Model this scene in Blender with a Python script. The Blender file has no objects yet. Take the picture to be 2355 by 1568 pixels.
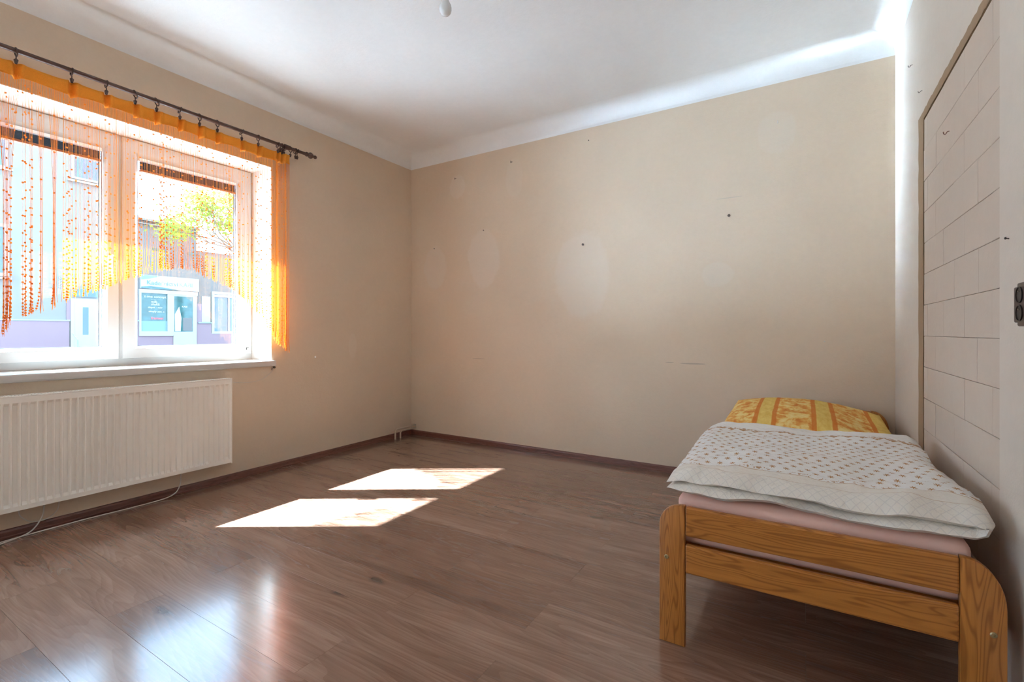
import bpy, bmesh, math, random
from mathutils import Vector, noise as mnoise

random.seed(7)
C = bpy.context.scene.collection
SC = bpy.context.scene

# ------------------------------------------------------------------ camera, light, exposure
W, L, ZC = 4.0464, 3.7697, 2.93          # room width, back wall, ceiling height
YR = -2.7                                # rear wall (behind the camera)
cam_d = bpy.data.cameras.new('camera')
cam = bpy.data.objects.new('camera', cam_d); C.objects.link(cam)
cam.location = (3.56708, 0.0, 1.08)
cam.rotation_euler = (math.pi / 2, 0, 0.549708)
cam_d.sensor_width = 36.0
cam_d.lens = 36.0 * 1098.804 / 2355.0
cam_d.shift_y = -(784.0 - 762.832) / 2355.0
cam_d.clip_start = 0.02
SC.camera = cam

world = bpy.data.worlds.new('sky'); SC.world = world
world.use_nodes = True
wb = world.node_tree.nodes['Background']
wb.inputs['Color'].default_value = (0.47, 0.72, 1.0, 1)
wb.inputs['Strength'].default_value = 3.4

sun_d = bpy.data.lights.new('sun', 'SUN')
sun_d.energy = 46.0; sun_d.angle = math.radians(0.6); sun_d.color = (0.68, 0.865, 1.0)
sun = bpy.data.objects.new('sun', sun_d); C.objects.link(sun)
sun.rotation_euler = Vector((1.0, 0.638, -1.11)).to_track_quat('-Z', 'Y').to_euler()
sun.location = (-6, -3, 9)

SC.view_settings.view_transform = 'Standard'
SC.view_settings.look = 'None'
SC.view_settings.gamma = 1.0
SC.view_settings.use_curve_mapping = False
SC.view_settings.exposure = 1.6
SC.cycles.diffuse_bounces = 8
SC.cycles.max_bounces = 14
SC.cycles.blur_glossy = 0.25
SC.cycles.sample_clamp_indirect = 0.0
SC.cycles.transparent_max_bounces = 24

# ------------------------------------------------------------------ helpers
class MB:
    """collects faces; build() links them as one mesh object"""
    def __init__(s): s.v = []; s.f = []; s.uv = None; s.smooth = False
    def add(s, vs, fs):
        o = len(s.v); s.v += [tuple(p) for p in vs]; s.f += [tuple(i + o for i in f) for f in fs]; return s
    def box(s, a, b):
        x0, y0, z0 = a; x1, y1, z1 = b
        vs = [(x0,y0,z0),(x1,y0,z0),(x1,y1,z0),(x0,y1,z0),(x0,y0,z1),(x1,y0,z1),(x1,y1,z1),(x0,y1,z1)]
        return s.add(vs, [(0,3,2,1),(4,5,6,7),(0,1,5,4),(1,2,6,5),(2,3,7,6),(3,0,4,7)])
    def bbox(s, a, b, r=0.004, axis=None):
        """box with chamfered edges"""
        x = sorted((a[0], b[0])); y = sorted((a[1], b[1])); z = sorted((a[2], b[2]))
        r = min(r, (x[1]-x[0])*.49, (y[1]-y[0])*.49, (z[1]-z[0])*.49)
        bm = bmesh.new(); m = bmesh.ops.create_cube(bm, size=1)
        for v in m['verts']:
            v.co = ((x[0]+x[1])/2 + v.co.x*(x[1]-x[0]), (y[0]+y[1])/2 + v.co.y*(y[1]-y[0]), (z[0]+z[1])/2 + v.co.z*(z[1]-z[0]))
        bmesh.ops.bevel(bm, geom=bm.edges[:], offset=r, segments=2, profile=.5, affect='EDGES')
        bm.verts.index_update()
        s.add([v.co for v in bm.verts], [[v.index for v in f.verts] for f in bm.faces]); bm.free(); return s
    def tube(s, pts, rad, n=8, caps=True, closed=False):
        pts = [Vector(p) for p in pts]; m = len(pts); rings = []; up = None
        for i, p in enumerate(pts):
            if closed: t = pts[(i+1) % m] - pts[i-1]
            else: t = pts[min(i+1, m-1)] - pts[max(i-1, 0)]
            t.normalize()
            if up is None:
                up = Vector((0,0,1)) if abs(t.z) < .9 else Vector((1,0,0))
            u = up - t*up.dot(t)
            if u.length < 1e-6: u = t.orthogonal()
            u.normalize(); w = t.cross(u); up = u
            r = rad[i] if isinstance(rad, (list, tuple)) else rad
            rings.append([p + u*(r*math.cos(2*math.pi*k/n)) + w*(r*math.sin(2*math.pi*k/n)) for k in range(n)])
        vs = [q for rg in rings for q in rg]; fs = []
        for i in range(m if closed else m-1):
            j = (i+1) % m
            for k in range(n):
                fs.append((i*n+k, j*n+k, j*n+(k+1)%n, i*n+(k+1)%n)[::-1])
        if caps and not closed:
            fs.append(tuple(range(n))); fs.append(tuple(reversed([(m-1)*n+k for k in range(n)])))
        return s.add(vs, fs)
    def lathe(s, prof, base, axis=(0,0,1), n=16):
        """prof: (radius, height) along axis from base"""
        ax = Vector(axis).normalized(); u = ax.orthogonal().normalized(); w = ax.cross(u); b = Vector(base)
        vs = []; fs = []
        for r, h in prof:
            for k in range(n):
                a = 2*math.pi*k/n; vs.append(b + ax*h + u*(r*math.cos(a)) + w*(r*math.sin(a)))
        for i in range(len(prof)-1):
            for k in range(n):
                fs.append((i*n+k, i*n+(k+1)%n, (i+1)*n+(k+1)%n, (i+1)*n+k))
        fs.append(tuple(reversed(range(n)))); fs.append(tuple((len(prof)-1)*n+k for k in range(n)))
        return s.add(vs, fs)
    def prism(s, poly, to3, d0, d1):
        """extrude a polygon: to3(a, b, d) -> point"""
        n = len(poly); vs = [to3(a, b, d0) for a, b in poly] + [to3(a, b, d1) for a, b in poly]
        fs = [tuple(range(n)), tuple(reversed(range(n, 2*n)))] + [(i, n+i, n+(i+1)%n, (i+1)%n) for i in range(n)]
        return s.add(vs, fs)
    def disc_box(s, c, sx, sy, sz):
        return s.box((c[0]-sx/2, c[1]-sy/2, c[2]-sz/2), (c[0]+sx/2, c[1]+sy/2, c[2]+sz/2))

ORG = {}
def obj(name, mb, mat, parent=None, loc=None, smooth=False, kind=None, label=None, fixn=True):
    org = Vector(ORG[parent.name]) if parent is not None else Vector(loc or (0,0,0))
    me = bpy.data.meshes.new(name)
    me.from_pydata([tuple(Vector(v) - org) for v in mb.v], [], mb.f)
    if fixn:
        bm = bmesh.new(); bm.from_mesh(me); bmesh.ops.recalc_face_normals(bm, faces=bm.faces[:]); bm.to_mesh(me); bm.free()
    if smooth:
        me.polygons.foreach_set('use_smooth', [True]*len(me.polygons))
        if smooth == 'auto':
            me.polygons.foreach_set('use_smooth', [True]*len(me.polygons))
            me.set_sharp_from_angle(angle=math.radians(35))
    me.materials.append(mat)
    o = bpy.data.objects.new(name, me); C.objects.link(o)
    if parent is not None: o.parent = parent
    else: o.location = org
    ORG[o.name] = tuple(org)
    if kind: o['kind'] = kind
    if label: o['label'] = label
    return o
def thing(name, label, cat, loc, group=None):
    o = bpy.data.objects.new(name, None); C.objects.link(o); o.location = loc; o.empty_display_size = .05
    o['label'] = label; o['category'] = cat
    if group: o['group'] = group
    ORG[o.name] = tuple(loc); return o
def tag(o, label, cat, group=None):
    o['label'] = label; o['category'] = cat
    if group: o['group'] = group
    return o
def struct(name, mb, mat, label=None, cat=None, smooth=False):
    o = obj(name, mb, mat, kind='structure', smooth=smooth)
    if label: o['label'] = label
    if cat: o['category'] = cat
    return o
def ordinal(i):
    return ['first','second','third','fourth','fifth','sixth','seventh','eighth','ninth','tenth','eleventh','twelfth',
            'thirteenth','fourteenth','fifteenth','sixteenth','seventeenth','eighteenth','nineteenth','twentieth'][i]

# ------------------------------------------------------------------ node helpers
class NT:
    def __init__(s, name, rough=.5, spec=.5):
        s.m = bpy.data.materials.new(name); s.m.use_nodes = True
        s.t = s.m.node_tree; s.b = s.t.nodes['Principled BSDF']; s.out = s.t.nodes['Material Output']
        s.b.inputs['Roughness'].default_value = rough; s.b.inputs['Specular IOR Level'].default_value = spec
        s._tc = None
    def n(s, typ, **kw):
        nd = s.t.nodes.new(typ)
        for k, v in kw.items(): setattr(nd, k, v)
        return nd
    def l(s, a, b): s.t.links.new(a, b)
    def co(s, which='Object'):
        if s._tc is None: s._tc = s.n('ShaderNodeTexCoord')
        return s._tc.outputs[which]
    def put(s, sock, v):
        if v is None: return
        if hasattr(v, 'links'): s.l(v, sock)
        else: sock.default_value = v
    def math(s, op, a, b=None, c=None, clamp=False):
        nd = s.n('ShaderNodeMath', operation=op); nd.use_clamp = clamp
        for i, v in enumerate((a, b, c)): s.put(nd.inputs[i], v)
        return nd.outputs[0]
    def vmath(s, op, a, b=None):
        nd = s.n('ShaderNodeVectorMath', operation=op)
        s.put(nd.inputs[0], a); s.put(nd.inputs[1], b)
        return nd.outputs['Value'] if op in ('LENGTH','DOT_PRODUCT','DISTANCE') else nd.outputs[0]
    def scale(s, vec, sc, off=(0,0,0)):
        nd = s.n('ShaderNodeMapping'); s.put(nd.inputs[0], vec); nd.inputs['Scale'].default_value = sc; nd.inputs['Location'].default_value = off
        return nd.outputs[0]
    def noise(s, vec, scale=5, detail=2, rough=.5, dist=0, out='Fac'):
        nd = s.n('ShaderNodeTexNoise'); s.put(nd.inputs['Vector'], vec)
        nd.inputs['Scale'].default_value = scale; nd.inputs['Detail'].default_value = detail
        nd.inputs['Roughness'].default_value = rough; nd.inputs['Distortion'].default_value = dist
        return nd.outputs[out]
    def ramp(s, fac, stops):
        nd = s.n('ShaderNodeValToRGB'); s.put(nd.inputs[0], fac); e = nd.color_ramp.elements
        while len(e) < len(stops): e.new(.5)
        for i, (p, c) in enumerate(stops):
            e[i].position = p; e[i].color = (c[0], c[1], c[2], 1) if not isinstance(c, (int, float)) else (c, c, c, 1)
        return nd.outputs[0]
    def maprange(s, v, a, b, c=0, d=1, smooth=False):
        nd = s.n('ShaderNodeMapRange'); nd.interpolation_type = 'SMOOTHSTEP' if smooth else 'LINEAR'
        s.put(nd.inputs[0], v)
        for i, x in enumerate((a, b, c, d)): nd.inputs[i+1].default_value = x
        return nd.outputs[0]
    def mix(s, fac, a, b, blend='MIX'):
        nd = s.n('ShaderNodeMix', data_type='RGBA', blend_type=blend)
        s.put(nd.inputs[0], fac)
        for i, v in ((6, a), (7, b)):
            if isinstance(v, tuple) and len(v) == 3: v = (*v, 1)
            s.put(nd.inputs[i], v)
        return nd.outputs[2]
    def sep(s, vec):
        nd = s.n('ShaderNodeSeparateXYZ'); s.put(nd.inputs[0], vec); return nd.outputs
    def comb(s, x, y, z=0.0):
        nd = s.n('ShaderNodeCombineXYZ')
        for i, v in enumerate((x, y, z)): s.put(nd.inputs[i], v)
        return nd.outputs[0]
    def rand(s): return s.n('ShaderNodeObjectInfo').outputs['Random']
    def color(s, v):
        if isinstance(v, tuple) and len(v) == 3: v = (*v, 1)
        s.put(s.b.inputs['Base Color'], v); return s
    def bump(s, h, strength=.2, dist=.01):
        nd = s.n('ShaderNodeBump'); s.put(nd.inputs['Height'], h); nd.inputs['Strength'].default_value = strength; nd.inputs['Distance'].default_value = dist
        s.l(nd.outputs[0], s.b.inputs['Normal']); return s

MAT = {}
def plain(name, col, rough=.5, spec=.5, metal=0, var=.06, vscale=6.0):
    """plain paint / plastic / metal with a faint procedural tone variation"""
    m = NT(name, rough, spec)
    f = m.noise(m.co(), vscale, 3)
    m.color(m.mix(f, tuple(c*(1-var) for c in col), tuple(min(1, c*(1+var)) for c in col)))
    m.b.inputs['Metallic'].default_value = metal
    MAT[name] = m.m; return m.m

# ---- wall paint
def wall_mat(name, col, stains=None, seed=0.0, rough=.85):
    m = NT(name, rough, .25); co = m.co()
    big = m.noise(co, .9, 3, .55); fine = m.noise(co, 26, 4, .6)
    c = m.mix(m.maprange(big, .3, .7), tuple(x*.94 for x in col), tuple(min(1, x*1.05) for x in col))
    c = m.mix(m.maprange(fine, .35, .75, 0, .10), c, tuple(x*.72 for x in col))
    for st in (stains or []):
        a, b_, ra, rb, ax, strength, tint = st
        sx = m.sep(co)
        u = m.math('DIVIDE', m.math('SUBTRACT', sx[ax], a), ra)
        v = m.math('DIVIDE', m.math('SUBTRACT', sx[2], b_), rb)
        d = m.math('SQRT', m.math('ADD', m.math('MULTIPLY', u, u), m.math('MULTIPLY', v, v)))
        d = m.math('ADD', d, m.math('MULTIPLY', m.math('SUBTRACT', m.noise(co, 11, 3), .5), .35))
        c = m.mix(m.maprange(d, .82, 1.0, strength, 0, True), c, tint)
    m.color(c)
    bh = m.math('ADD', m.noise(co, 55, 3, .6), m.math('MULTIPLY', m.noise(co, 170, 2, .5), .4))
    m.bump(bh, .22, .004)
    MAT[name] = m.m; return m.m

TAN = (0.66, 0.535, 0.405)
lighter = (0.68, 0.59, 0.49)
wall_mat('wall_tan', TAN, [(3.0, .95, .05, .13, 1, .35, lighter)])
S = lambda x, z, rx, rz, k=.5, t=lighter: (x, z, rx, rz, 0, k, t)
wall_mat('wall_back_paint', TAN, [
    S(.94, 1.78, .20, .30, .55), S(.33, 1.74, .16, .24, .5), S(1.95, 1.56, .27, .40, .5), S(.62, 2.52, .11, .13, .5),
    S(1.28, 2.50, .10, .20, .3), S(3.40, 2.46, .13, .16, .35),
    S(3.02, 1.50, .12, .10, .25, (.66, .60, .52)), S(2.85, .84, .10, .006, .6, (.38, .32, .27)), S(.88, .82, .08, .005, .5, (.40, .32, .26)),
    S(2.68, .845, .035, .004, .6, (.38, .32, .27)), S(3.10, 2.05, .10, .004, .4, (.42, .38, .34))])
wall_mat('wall_right_paint', (0.66, 0.585, 0.50))
wall_mat('ceiling_white', (0.79, 0.795, 0.79))
wall_mat('reveal_white', (0.84, 0.83, 0.80))
wall_mat('block_paint', (0.60, 0.505, 0.415))
wall_mat('outside_plaster', (0.80, 0.78, 0.74))
wall_mat('rough_seam', (0.36, 0.25, 0.155), rough=.95)
wall_mat('joint_mortar', (0.34, 0.28, 0.22), rough=.95)

# ---- floor laminate
def floor_mat():
    m = NT('laminate', .24, .18); co = m.co(); rnd = m.rand()
    off = m.comb(m.math('MULTIPLY', rnd, 37.0), m.math('MULTIPLY', rnd, 91.0), m.math('MULTIPLY', rnd, 13.0))
    p = m.vmath('ADD', co, off)
    warp = m.noise(m.scale(p, (.75, 4.6, 1)), 1.0, 2, .5)
    s = m.sep(p)
    rings = m.math('ADD', m.math('MULTIPLY', s[1], 46.0), m.math('MULTIPLY', warp, 22.0))
    saw = m.math('FRACT', rings)
    line = m.maprange(saw, .0, .75)
    fine = m.noise(m.scale(p, (4, 150, 1)), 1.0, 3, .6)
    mid = m.noise(m.scale(p, (.9, 9, 1)), 2.0, 3, .55)
    g = m.math('ADD', m.math('MULTIPLY', mid, .62), m.math('ADD', m.math('MULTIPLY', line, .11), m.math('MULTIPLY', fine, .34)))
    g = m.math('ADD', g, m.math('MULTIPLY', m.math('SUBTRACT', rnd, .5), .22))
    c = m.ramp(g, [(.25, (.105, .050, .032)), (.47, (.195, .103, .068)), (.60, (.248, .140, .095)), (.82, (.335, .210, .150))])
    vo = m.n('ShaderNodeTexVoronoi'); m.l(m.scale(p, (1.7, 5.0, 1)), vo.inputs['Vector']); vo.inputs['Scale'].default_value = .95
    knot = m.maprange(m.math('ADD', vo.outputs['Distance'], m.math('MULTIPLY', m.math('SUBTRACT', m.noise(p, 30, 3), .5), .12)), .02, .13, .8, 0, True)
    c = m.mix(knot, c, (.06, .034, .027))
    m.color(c)
    m.put(m.b.inputs['Roughness'], m.maprange(g, .2, .9, .30, .22))
    m.b.inputs['Coat Weight'].default_value = 1.0; m.b.inputs['Coat Roughness'].default_value = .16; m.b.inputs['Coat IOR'].default_value = 1.6
    m.bump(m.math('ADD', fine, line), .05, .0012)
    MAT['laminate'] = m.m
floor_mat()

def wood(name, axis, dark, light, sc=1.0, rough=.33, kn=True):
    m = NT(name, rough, .45); co = m.co(); rnd = m.rand()
    p = m.vmath('ADD', co, m.comb(m.math('MULTIPLY', rnd, 17.0), m.math('MULTIPLY', rnd, 41.0), m.math('MULTIPLY', rnd, 29.0)))
    st = [12.0*sc]*3; st[axis] = 1.15*sc
    warp = m.noise(m.scale(p, tuple(st)), 1.0, 2, .5, .35)
    rings = m.math('MULTIPLY', warp, 24.0)
    tri = m.math('PINGPONG', rings, .5)
    band = m.ramp(tri, [(.0, 0.0), (.28, .12), (.42, .8), (.5, 1.0)])
    st2 = [140.0]*3; st2[axis] = 5.0
    fine = m.noise(m.scale(p, tuple(st2)), 1.0, 2, .5)
    c = m.mix(m.math('MULTIPLY', band, .75), light, dark)
    c = m.mix(m.maprange(fine, .4, .7, 0, .28), c, dark)
    m.color(c); m.bump(fine, .04, .001)
    m.b.inputs['Coat Weight'].default_value = .25; m.b.inputs['Coat Roughness'].default_value = .2
    MAT[name] = m.m
PD, PL = (.245, .074, .013), (.52, .20, .040)
for i, a in enumerate('xyz'): wood('pine_' + a, i, PD, PL)
wood('baseboard_x', 0, (.085, .028, .020), (.155, .058, .042)); wood('baseboard_y', 1, (.085, .028, .020), (.155, .058, .042))

plain('white_pvc', (.56, .56, .55), .28, .5, var=.02)
plain('sill_white', (.56, .54, .51), .35, .5, var=.04)
plain('radiator_enamel', (.86, .82, .75), .22, .5, var=.02)
plain('grey_gasket', (.10, .11, .13), .6)
plain('cable_white', (.60, .57, .52), .45)
plain('pipe_cream', (.56, .47, .36), .4)
plain('rod_brown', (.085, .040, .028), .30, .5, var=.15)
plain('clip_brown', (.060, .030, .024), .35)
plain('iron_dark', (.10, .085, .075), .5, metal=.4)
plain('iron_rusty', (.20, .085, .055), .6, metal=.2)
plain('brass', (.46, .37, .20), .35, metal=.9)
plain('socket_brown', (.060, .036, .030), .35)
plain('socket_dark', (.012, .008, .007), .3)
plain('chrome', (.75, .75, .74), .2, metal=1)
plain('sheet_pink', (.80, .52, .435), .9, .15, var=.03)
plain('blind_slat', (.018, .015, .016), .8, .1)
plain('blind_rail', (.30, .105, .045), .4)
plain('bulb_white', (.74, .76, .76), .12, .5, var=.01)
plain('bulb_socket', (.62, .57, .52), .4)
plain('foil_white', (.88, .88, .88), .4)

# ---- curtain fabric
def cloth(name, col, trans=.5, weave=900):
    m = NT(name, .8, .2)
    f = m.noise(m.co(), 240, 2)
    c = m.mix(f, tuple(x*.85 for x in col), tuple(min(1, x*1.1) for x in col)); m.color(c)
    tr = m.n('ShaderNodeBsdfTranslucent'); m.l(c, tr.inputs[0])
    mx = m.n('ShaderNodeMixShader'); mx.inputs[0].default_value = trans
    m.l(m.b.outputs[0], mx.inputs[1]); m.l(tr.outputs[0], mx.inputs[2]); m.l(mx.outputs[0], m.out.inputs[0])
    MAT[name] = m.m
cloth('curtain_band', (.84, .36, .045), .30)
cloth('curtain_string', (.92, .43, .08), .50)
cloth('curtain_bead', (.90, .42, .10), .55)

def glass(name, refl=.06, tint=(1,1,1)):
    m = NT(name); t = m.t
    tr = m.n('ShaderNodeBsdfTransparent'); tr.inputs[0].default_value = (*tint, 1)
    gl = m.n('ShaderNodeBsdfGlossy'); gl.inputs['Roughness'].default_value = .0
    lw = m.n('ShaderNodeLayerWeight'); lw.inputs[0].default_value = .5
    fr = m.math('ADD', m.math('MULTIPLY', m.math('POWER', lw.outputs['Facing'], 5.0), .96), .035)
    mx = m.n('ShaderNodeMixShader'); m.l(fr, mx.inputs[0])
    m.l(tr.outputs[0], mx.inputs[1]); m.l(gl.outputs[0], mx.inputs[2]); m.l(mx.outputs[0], m.out.inputs[0])
    MAT[name] = m.m
glass('pane_glass')

# ------------------------------------------------------------------ shell
OY0, OY1, OZ0, OZ1 = .565, 2.212, .845, 2.372     # visible window opening in the left wall
QY0, QY1, QZ0 = -2.55, -.84, .60                            # second window, behind the camera position
WT = .45                                          # wall thickness
wl = MB()
wl.box((-WT, YR-.2, 0), (0, QY0, 3.05)); wl.box((-WT, QY1, 0), (0, OY0, 3.05)); wl.box((-WT, OY1, 0), (0, L+.2, 3.05))
for a, b, OZ in ((QY0, QY1, QZ0), (OY0, OY1, OZ0)):
    wl.box((-WT, a, 0), (0, b, OZ)); wl.box((-WT, a, OZ1), (0, b, 3.05))
wall_left = struct('wall_left', wl, MAT['wall_tan'], 'tan painted plaster wall around the window', 'wall')
rv = MB()
for a, b, OZ in ((QY0, QY1, QZ0), (OY0, OY1, OZ0)):
    e = .004
    rv.box((-WT-.002, b-e, OZ), (-.001, b+.0005, OZ1)); rv.box((-WT-.002, a-.0005, OZ), (-.001, a+e, OZ1)); rv.box((-WT-.002, a, OZ1-e), (-.001, b, OZ1+.0005))
obj('window_reveal', rv, MAT['reveal_white'], wall_left, label='white plastered window reveal')
struct('wall_back', MB().box((0, L, 0), (W, L+.2, 3.05)), MAT['wall_back_paint'], 'tan back wall with paler oval patches where plates hung', 'wall')
struct('wall_rear', MB().box((0, YR-.2, 0), (W, YR, 3.05)), MAT['wall_tan'])
# right wall with a bricked-up doorway
DY0, DY1, DZ, SWD = 1.91, 2.942, 2.088, .113
wr = MB()
wr.box((W, YR-.2, 0), (W+.2, DY0, 3.05)); wr.box((W, DY1+SWD, 0), (W+.2, L+.2, 3.05)); wr.box((W, DY0, DZ+.034), (W+.2, DY1+SWD, 3.05))
wr.box((W+.06, DY0, 0), (W+.2, DY1+SWD, DZ+.034))
wall_right = struct('wall_right', wr, MAT['wall_right_paint'], 'pale plaster wall beside the bed with a blocked-up doorway', 'wall')
sm = MB()
def jag(mb, p0, p1, w, axis):
    n = 44; vs = []; fs = []
    for i in range(n+1):
        t = i/n; q = [p0[k]+(p1[k]-p0[k])*t for k in range(2)]
        j1, j2 = random.uniform(-.003, .003), random.uniform(-.003, .003)
        for d in (-.002+j1, w+.002+j2):
            vs.append((W-.0015+random.uniform(-.0006, .0010), q[0]+(d if axis == 0 else 0), q[1]+(d if axis == 1 else 0)))
    for i in range(n): fs.append((2*i, 2*i+1, 2*i+3, 2*i+2))
    mb.add(vs, fs)
    mb.box((W+.0005, min(p0[0], p1[0]), min(p0[1], p1[1])), (W+.06, max(p0[0], p1[0])+(w if axis == 0 else 0), max(p0[1], p1[1])+(w if axis == 1 else 0)))
jag(sm, (DY1, 0), (DY1, DZ+.034), SWD, 0); jag(sm, (DY0, DZ), (DY1, DZ), .034, 1)
obj('door_seam', sm, MAT['rough_seam'], wall_right, label='rough brown plaster seam around the blocked doorway')
obj('joint_mortar', MB().box((W+.0065, DY0, 0), (W+.06, DY1, DZ)), MAT['joint_mortar'], wall_right, label='dark joint lines between the blocks')
row = 0; zb = .477 - .1458*4
while zb < DZ - .01:
    z0, z1 = max(zb, 0), min(zb+.1458, DZ)
    ys = [DY1]; y = 2.865 if row % 2 == 0 else 2.707
    if row % 2 == 1: y += 0
    while y > DY0+.04: ys.append(y + random.uniform(-.006, .006)); y -= .295
    ys.append(DY0)
    for a, b in zip(ys[:-1], ys[1:]):
        if z1 - z0 < .02: continue
        dx = random.uniform(.0005, .0022); gp = .0008; last = abs(b-DY0) < 1e-6
        o = obj('block', MB().bbox((W+dx, b+(0 if last else gp), z0+gp), (W+.05, a-gp, z1-gp), .0016), MAT['block_paint'], wall_right)
    zb += .1458; row += 1

struct('ceiling', MB().box((-.2, YR-.2, ZC), (W+.2, L+.2, 3.05)), MAT['ceiling_white'], 'white ceiling', 'ceiling')
# cove along the walls
def cove(name, pts3, lab):
    R = .13; n = 10; mb = MB(); prof = []
    for i in range(n+1):
        a = math.pi/2*i/n; prof.append((R - R*math.cos(a), ZC - R + R*math.sin(a)))
    prof = [(0.0015, ZC-.135)] + prof
    vs = []; fs = []
    for d, z in prof:
        vs.append(pts3(d, z, 0)); vs.append(pts3(d, z, 1))
    for i in range(len(prof)-1): fs.append((2*i, 2*i+1, 2*i+3, 2*i+2))
    k = len(vs); vs += [pts3(0, ZC, 0), pts3(0, ZC, 1)]; m = len(prof)-1
    fs += [(2*m, 2*m+1, k+1, k), (k, k+1, 1, 0), tuple([2*i for i in range(len(prof))]+[k]), tuple([2*i+1 for i in range(len(prof))]+[k+1])]
    mb.add(vs, fs)
    struct(name, mb, MAT['ceiling_white'], lab, 'cove', smooth='auto')
cove('trim_1', lambda d, z, e: (d, L-d if e else YR+d, z), 'white ceiling cove above the window wall')
cove('trim_2', lambda d, z, e: (W-d if e else d, L-d, z), 'white ceiling cove above the back wall')
cove('trim_3', lambda d, z, e: (W-d, L-d if e else YR+d, z), 'white ceiling cove above the wall beside the bed')

# floor: laminate planks on a screed
floor = struct('floor', MB().box((-.0, YR, -.2), (W, L, -.008)), MAT['joint_mortar'], 'brown oak-look laminate plank floor', 'floor')
PW, PLEN = .192, 1.38; k = -19
while True:
    y0 = .737 + PW*k; y1 = y0 + PW
    if y0 > L: break
    if y1 > YR:
        x = (.81 if k % 2 else 1.32) - PLEN*2
        while x < W:
            a, b = max(x, 0), min(x+PLEN, W)
            ya, yb = max(y0, YR), min(y1, L)
            if b - a > .01 and yb - ya > .01:
                obj('plank', MB().bbox((a+.0002, ya+.0002, -.012), (b-.0002, yb-.0002, 0), .0004), MAT['laminate'], floor)
            x += PLEN
    k += 1

# baseboards
def base(name, f, d0, d1, mat, lab):
    prof = [(0,0),(.020,0),(.020,.009),(.016,.014),(.015,.034),(.010,.043),(.004,.046),(0,.046)]
    mb = MB().prism(prof, f, d0, d1); struct(name, mb, mat, lab, 'baseboard')
base('baseboard_left', lambda a, b, d: (a, d, b), YR, L-.0, MAT['baseboard_y'], 'red-brown skirting board under the radiator wall')
base('baseboard_back', lambda a, b, d: (d, L-a, b), .020, W-.020, MAT['baseboard_x'], 'red-brown skirting board along the back wall')
base('baseboard_right', lambda a, b, d: (W-a, d, b), YR, L, MAT['baseboard_y'], 'red-brown skirting board behind the bed')

# ------------------------------------------------------------------ windows
def rect_ring(mb, oy0, oy1, oz0, oz1, w, prof):
    """picture-frame ring; w = (left, right, bottom, top) member widths; prof = [(fraction, x)...] closed"""
    vs = []; n = len(prof)
    for t, x in prof:
        a, b, c, d = oy0+w[0]*t, oy1-w[1]*t, oz0+w[2]*t, oz1-w[3]*t
        vs += [(x, a, c), (x, b, c), (x, b, d), (x, a, d)]
    fs = []
    for i in range(n):
        j = (i+1) % n
        for k in range(4): fs.append((i*4+k, i*4+(k+1) % 4, j*4+(k+1) % 4, j*4+k))
    return mb.add(vs, fs)
def make_window(name, Y0, Y1, sashes, sill_y, lab, dz=0.0):
    z0, z1 = .857-dz, OZ1-.004
    fr = MB(); rect_ring(fr, Y0+.004, Y1-.004, z0, z1, (.06, .06, .075, .06), [(0, -.335), (0, -.268), (1, -.268), (1, -.335)])
    for a, b in zip(sashes[:-1], sashes[1:]):
        fr.box((-.33, a[1]-.02, z0+.05), (-.262, b[0]+.02, z1-.04))
    win = struct(name, fr, MAT['white_pvc'], lab, 'window')
    for i, (a, b, ga, gb) in enumerate(sashes):
        s0, s1, g0, g1 = .903-dz, 2.362, .985-dz, 2.245
        sb = MB(); rect_ring(sb, a, b, s0, s1, (ga-a, b-gb, g0-s0, s1-g1),
             [(0, -.31), (0, -.250), (.03, -.246), (.72, -.246), (.78, -.250), (.97, -.268), (1, -.278), (1, -.31)])
        sa = obj('sash', sb, MAT['white_pvc'], win)
        gk = MB(); rect_ring(gk, ga-.004, gb+.004, g0-.004, g1+.004, (.006, .006, .006, .006), [(0, -.292), (0, -.276), (1, -.276), (1, -.292)])
        obj('gasket', gk, MAT['grey_gasket'], sa)
        obj('pane', MB().box((-.288, ga-.003, g0-.003), (-.284, gb+.003, g1+.003)), MAT['pane_glass'], sa)
        if i == 0:
            hy = b-.045
            h = MB().bbox((-.246, hy-.014, 1.53), (-.236, hy+.014, 1.60), .004).tube([(-.24, hy, 1.565), (-.205, hy, 1.565), (-.200, hy, 1.560), (-.198, hy, 1.45)], .009, 8)
            obj('handle', h, MAT['white_pvc'], sa, smooth='auto')
    sl = MB().prism([(-.262, .857), (.012, .857), (.019, .853), (.021, .846), (.021, .822), (.018, .814), (.010, .810), (-.262, .836)],
                    lambda a, b, d: (a, d, b-dz), sill_y[0], sill_y[1])
    obj('window_sill', sl, MAT['sill_white'], win, label='white painted inner window sill')
    return win
window_1 = make_window('window_1', OY0, OY1, [(.60, 1.318, .70, 1.238), (1.338, 2.192, 1.43, 2.082)], (OY0+.006, OY1-.005),
                       'white plastic double window behind the orange string curtain')
obj('sill_ear', MB().bbox((.0, OY1-.008, .812), (.0205, OY1+.026, .8565), .003), MAT['sill_white'], window_1)
make_window('window_2', QY0, QY1, [(QY0+.03, (QY0+QY1)/2-.01, QY0+.13, (QY0+QY1)/2-.10), ((QY0+QY1)/2+.01, QY1-.03, (QY0+QY1)/2+.10, QY1-.13)], (QY0+.006, QY1-.005), None, OZ0-QZ0)
struct('trim_4', MB().box((-.75, -.2, 2.531), (-.452, 3.3, 2.60)), MAT['outside_plaster'])
plain('reflector_zinc', (.50, .55, .60), .30, metal=.85, var=.04)  # metal for the added roof that reflects sun into the room
plain('reflector_board', (.30, .26, .22), .8)
obj('outer_sill', MB().prism([(-.335, .862), (-.47, .845), (-.47, .838), (-.335, .85)], lambda a, b, d: (a, d, b), OY0+.006, OY1-.006), MAT['outside_plaster'], window_1)
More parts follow.
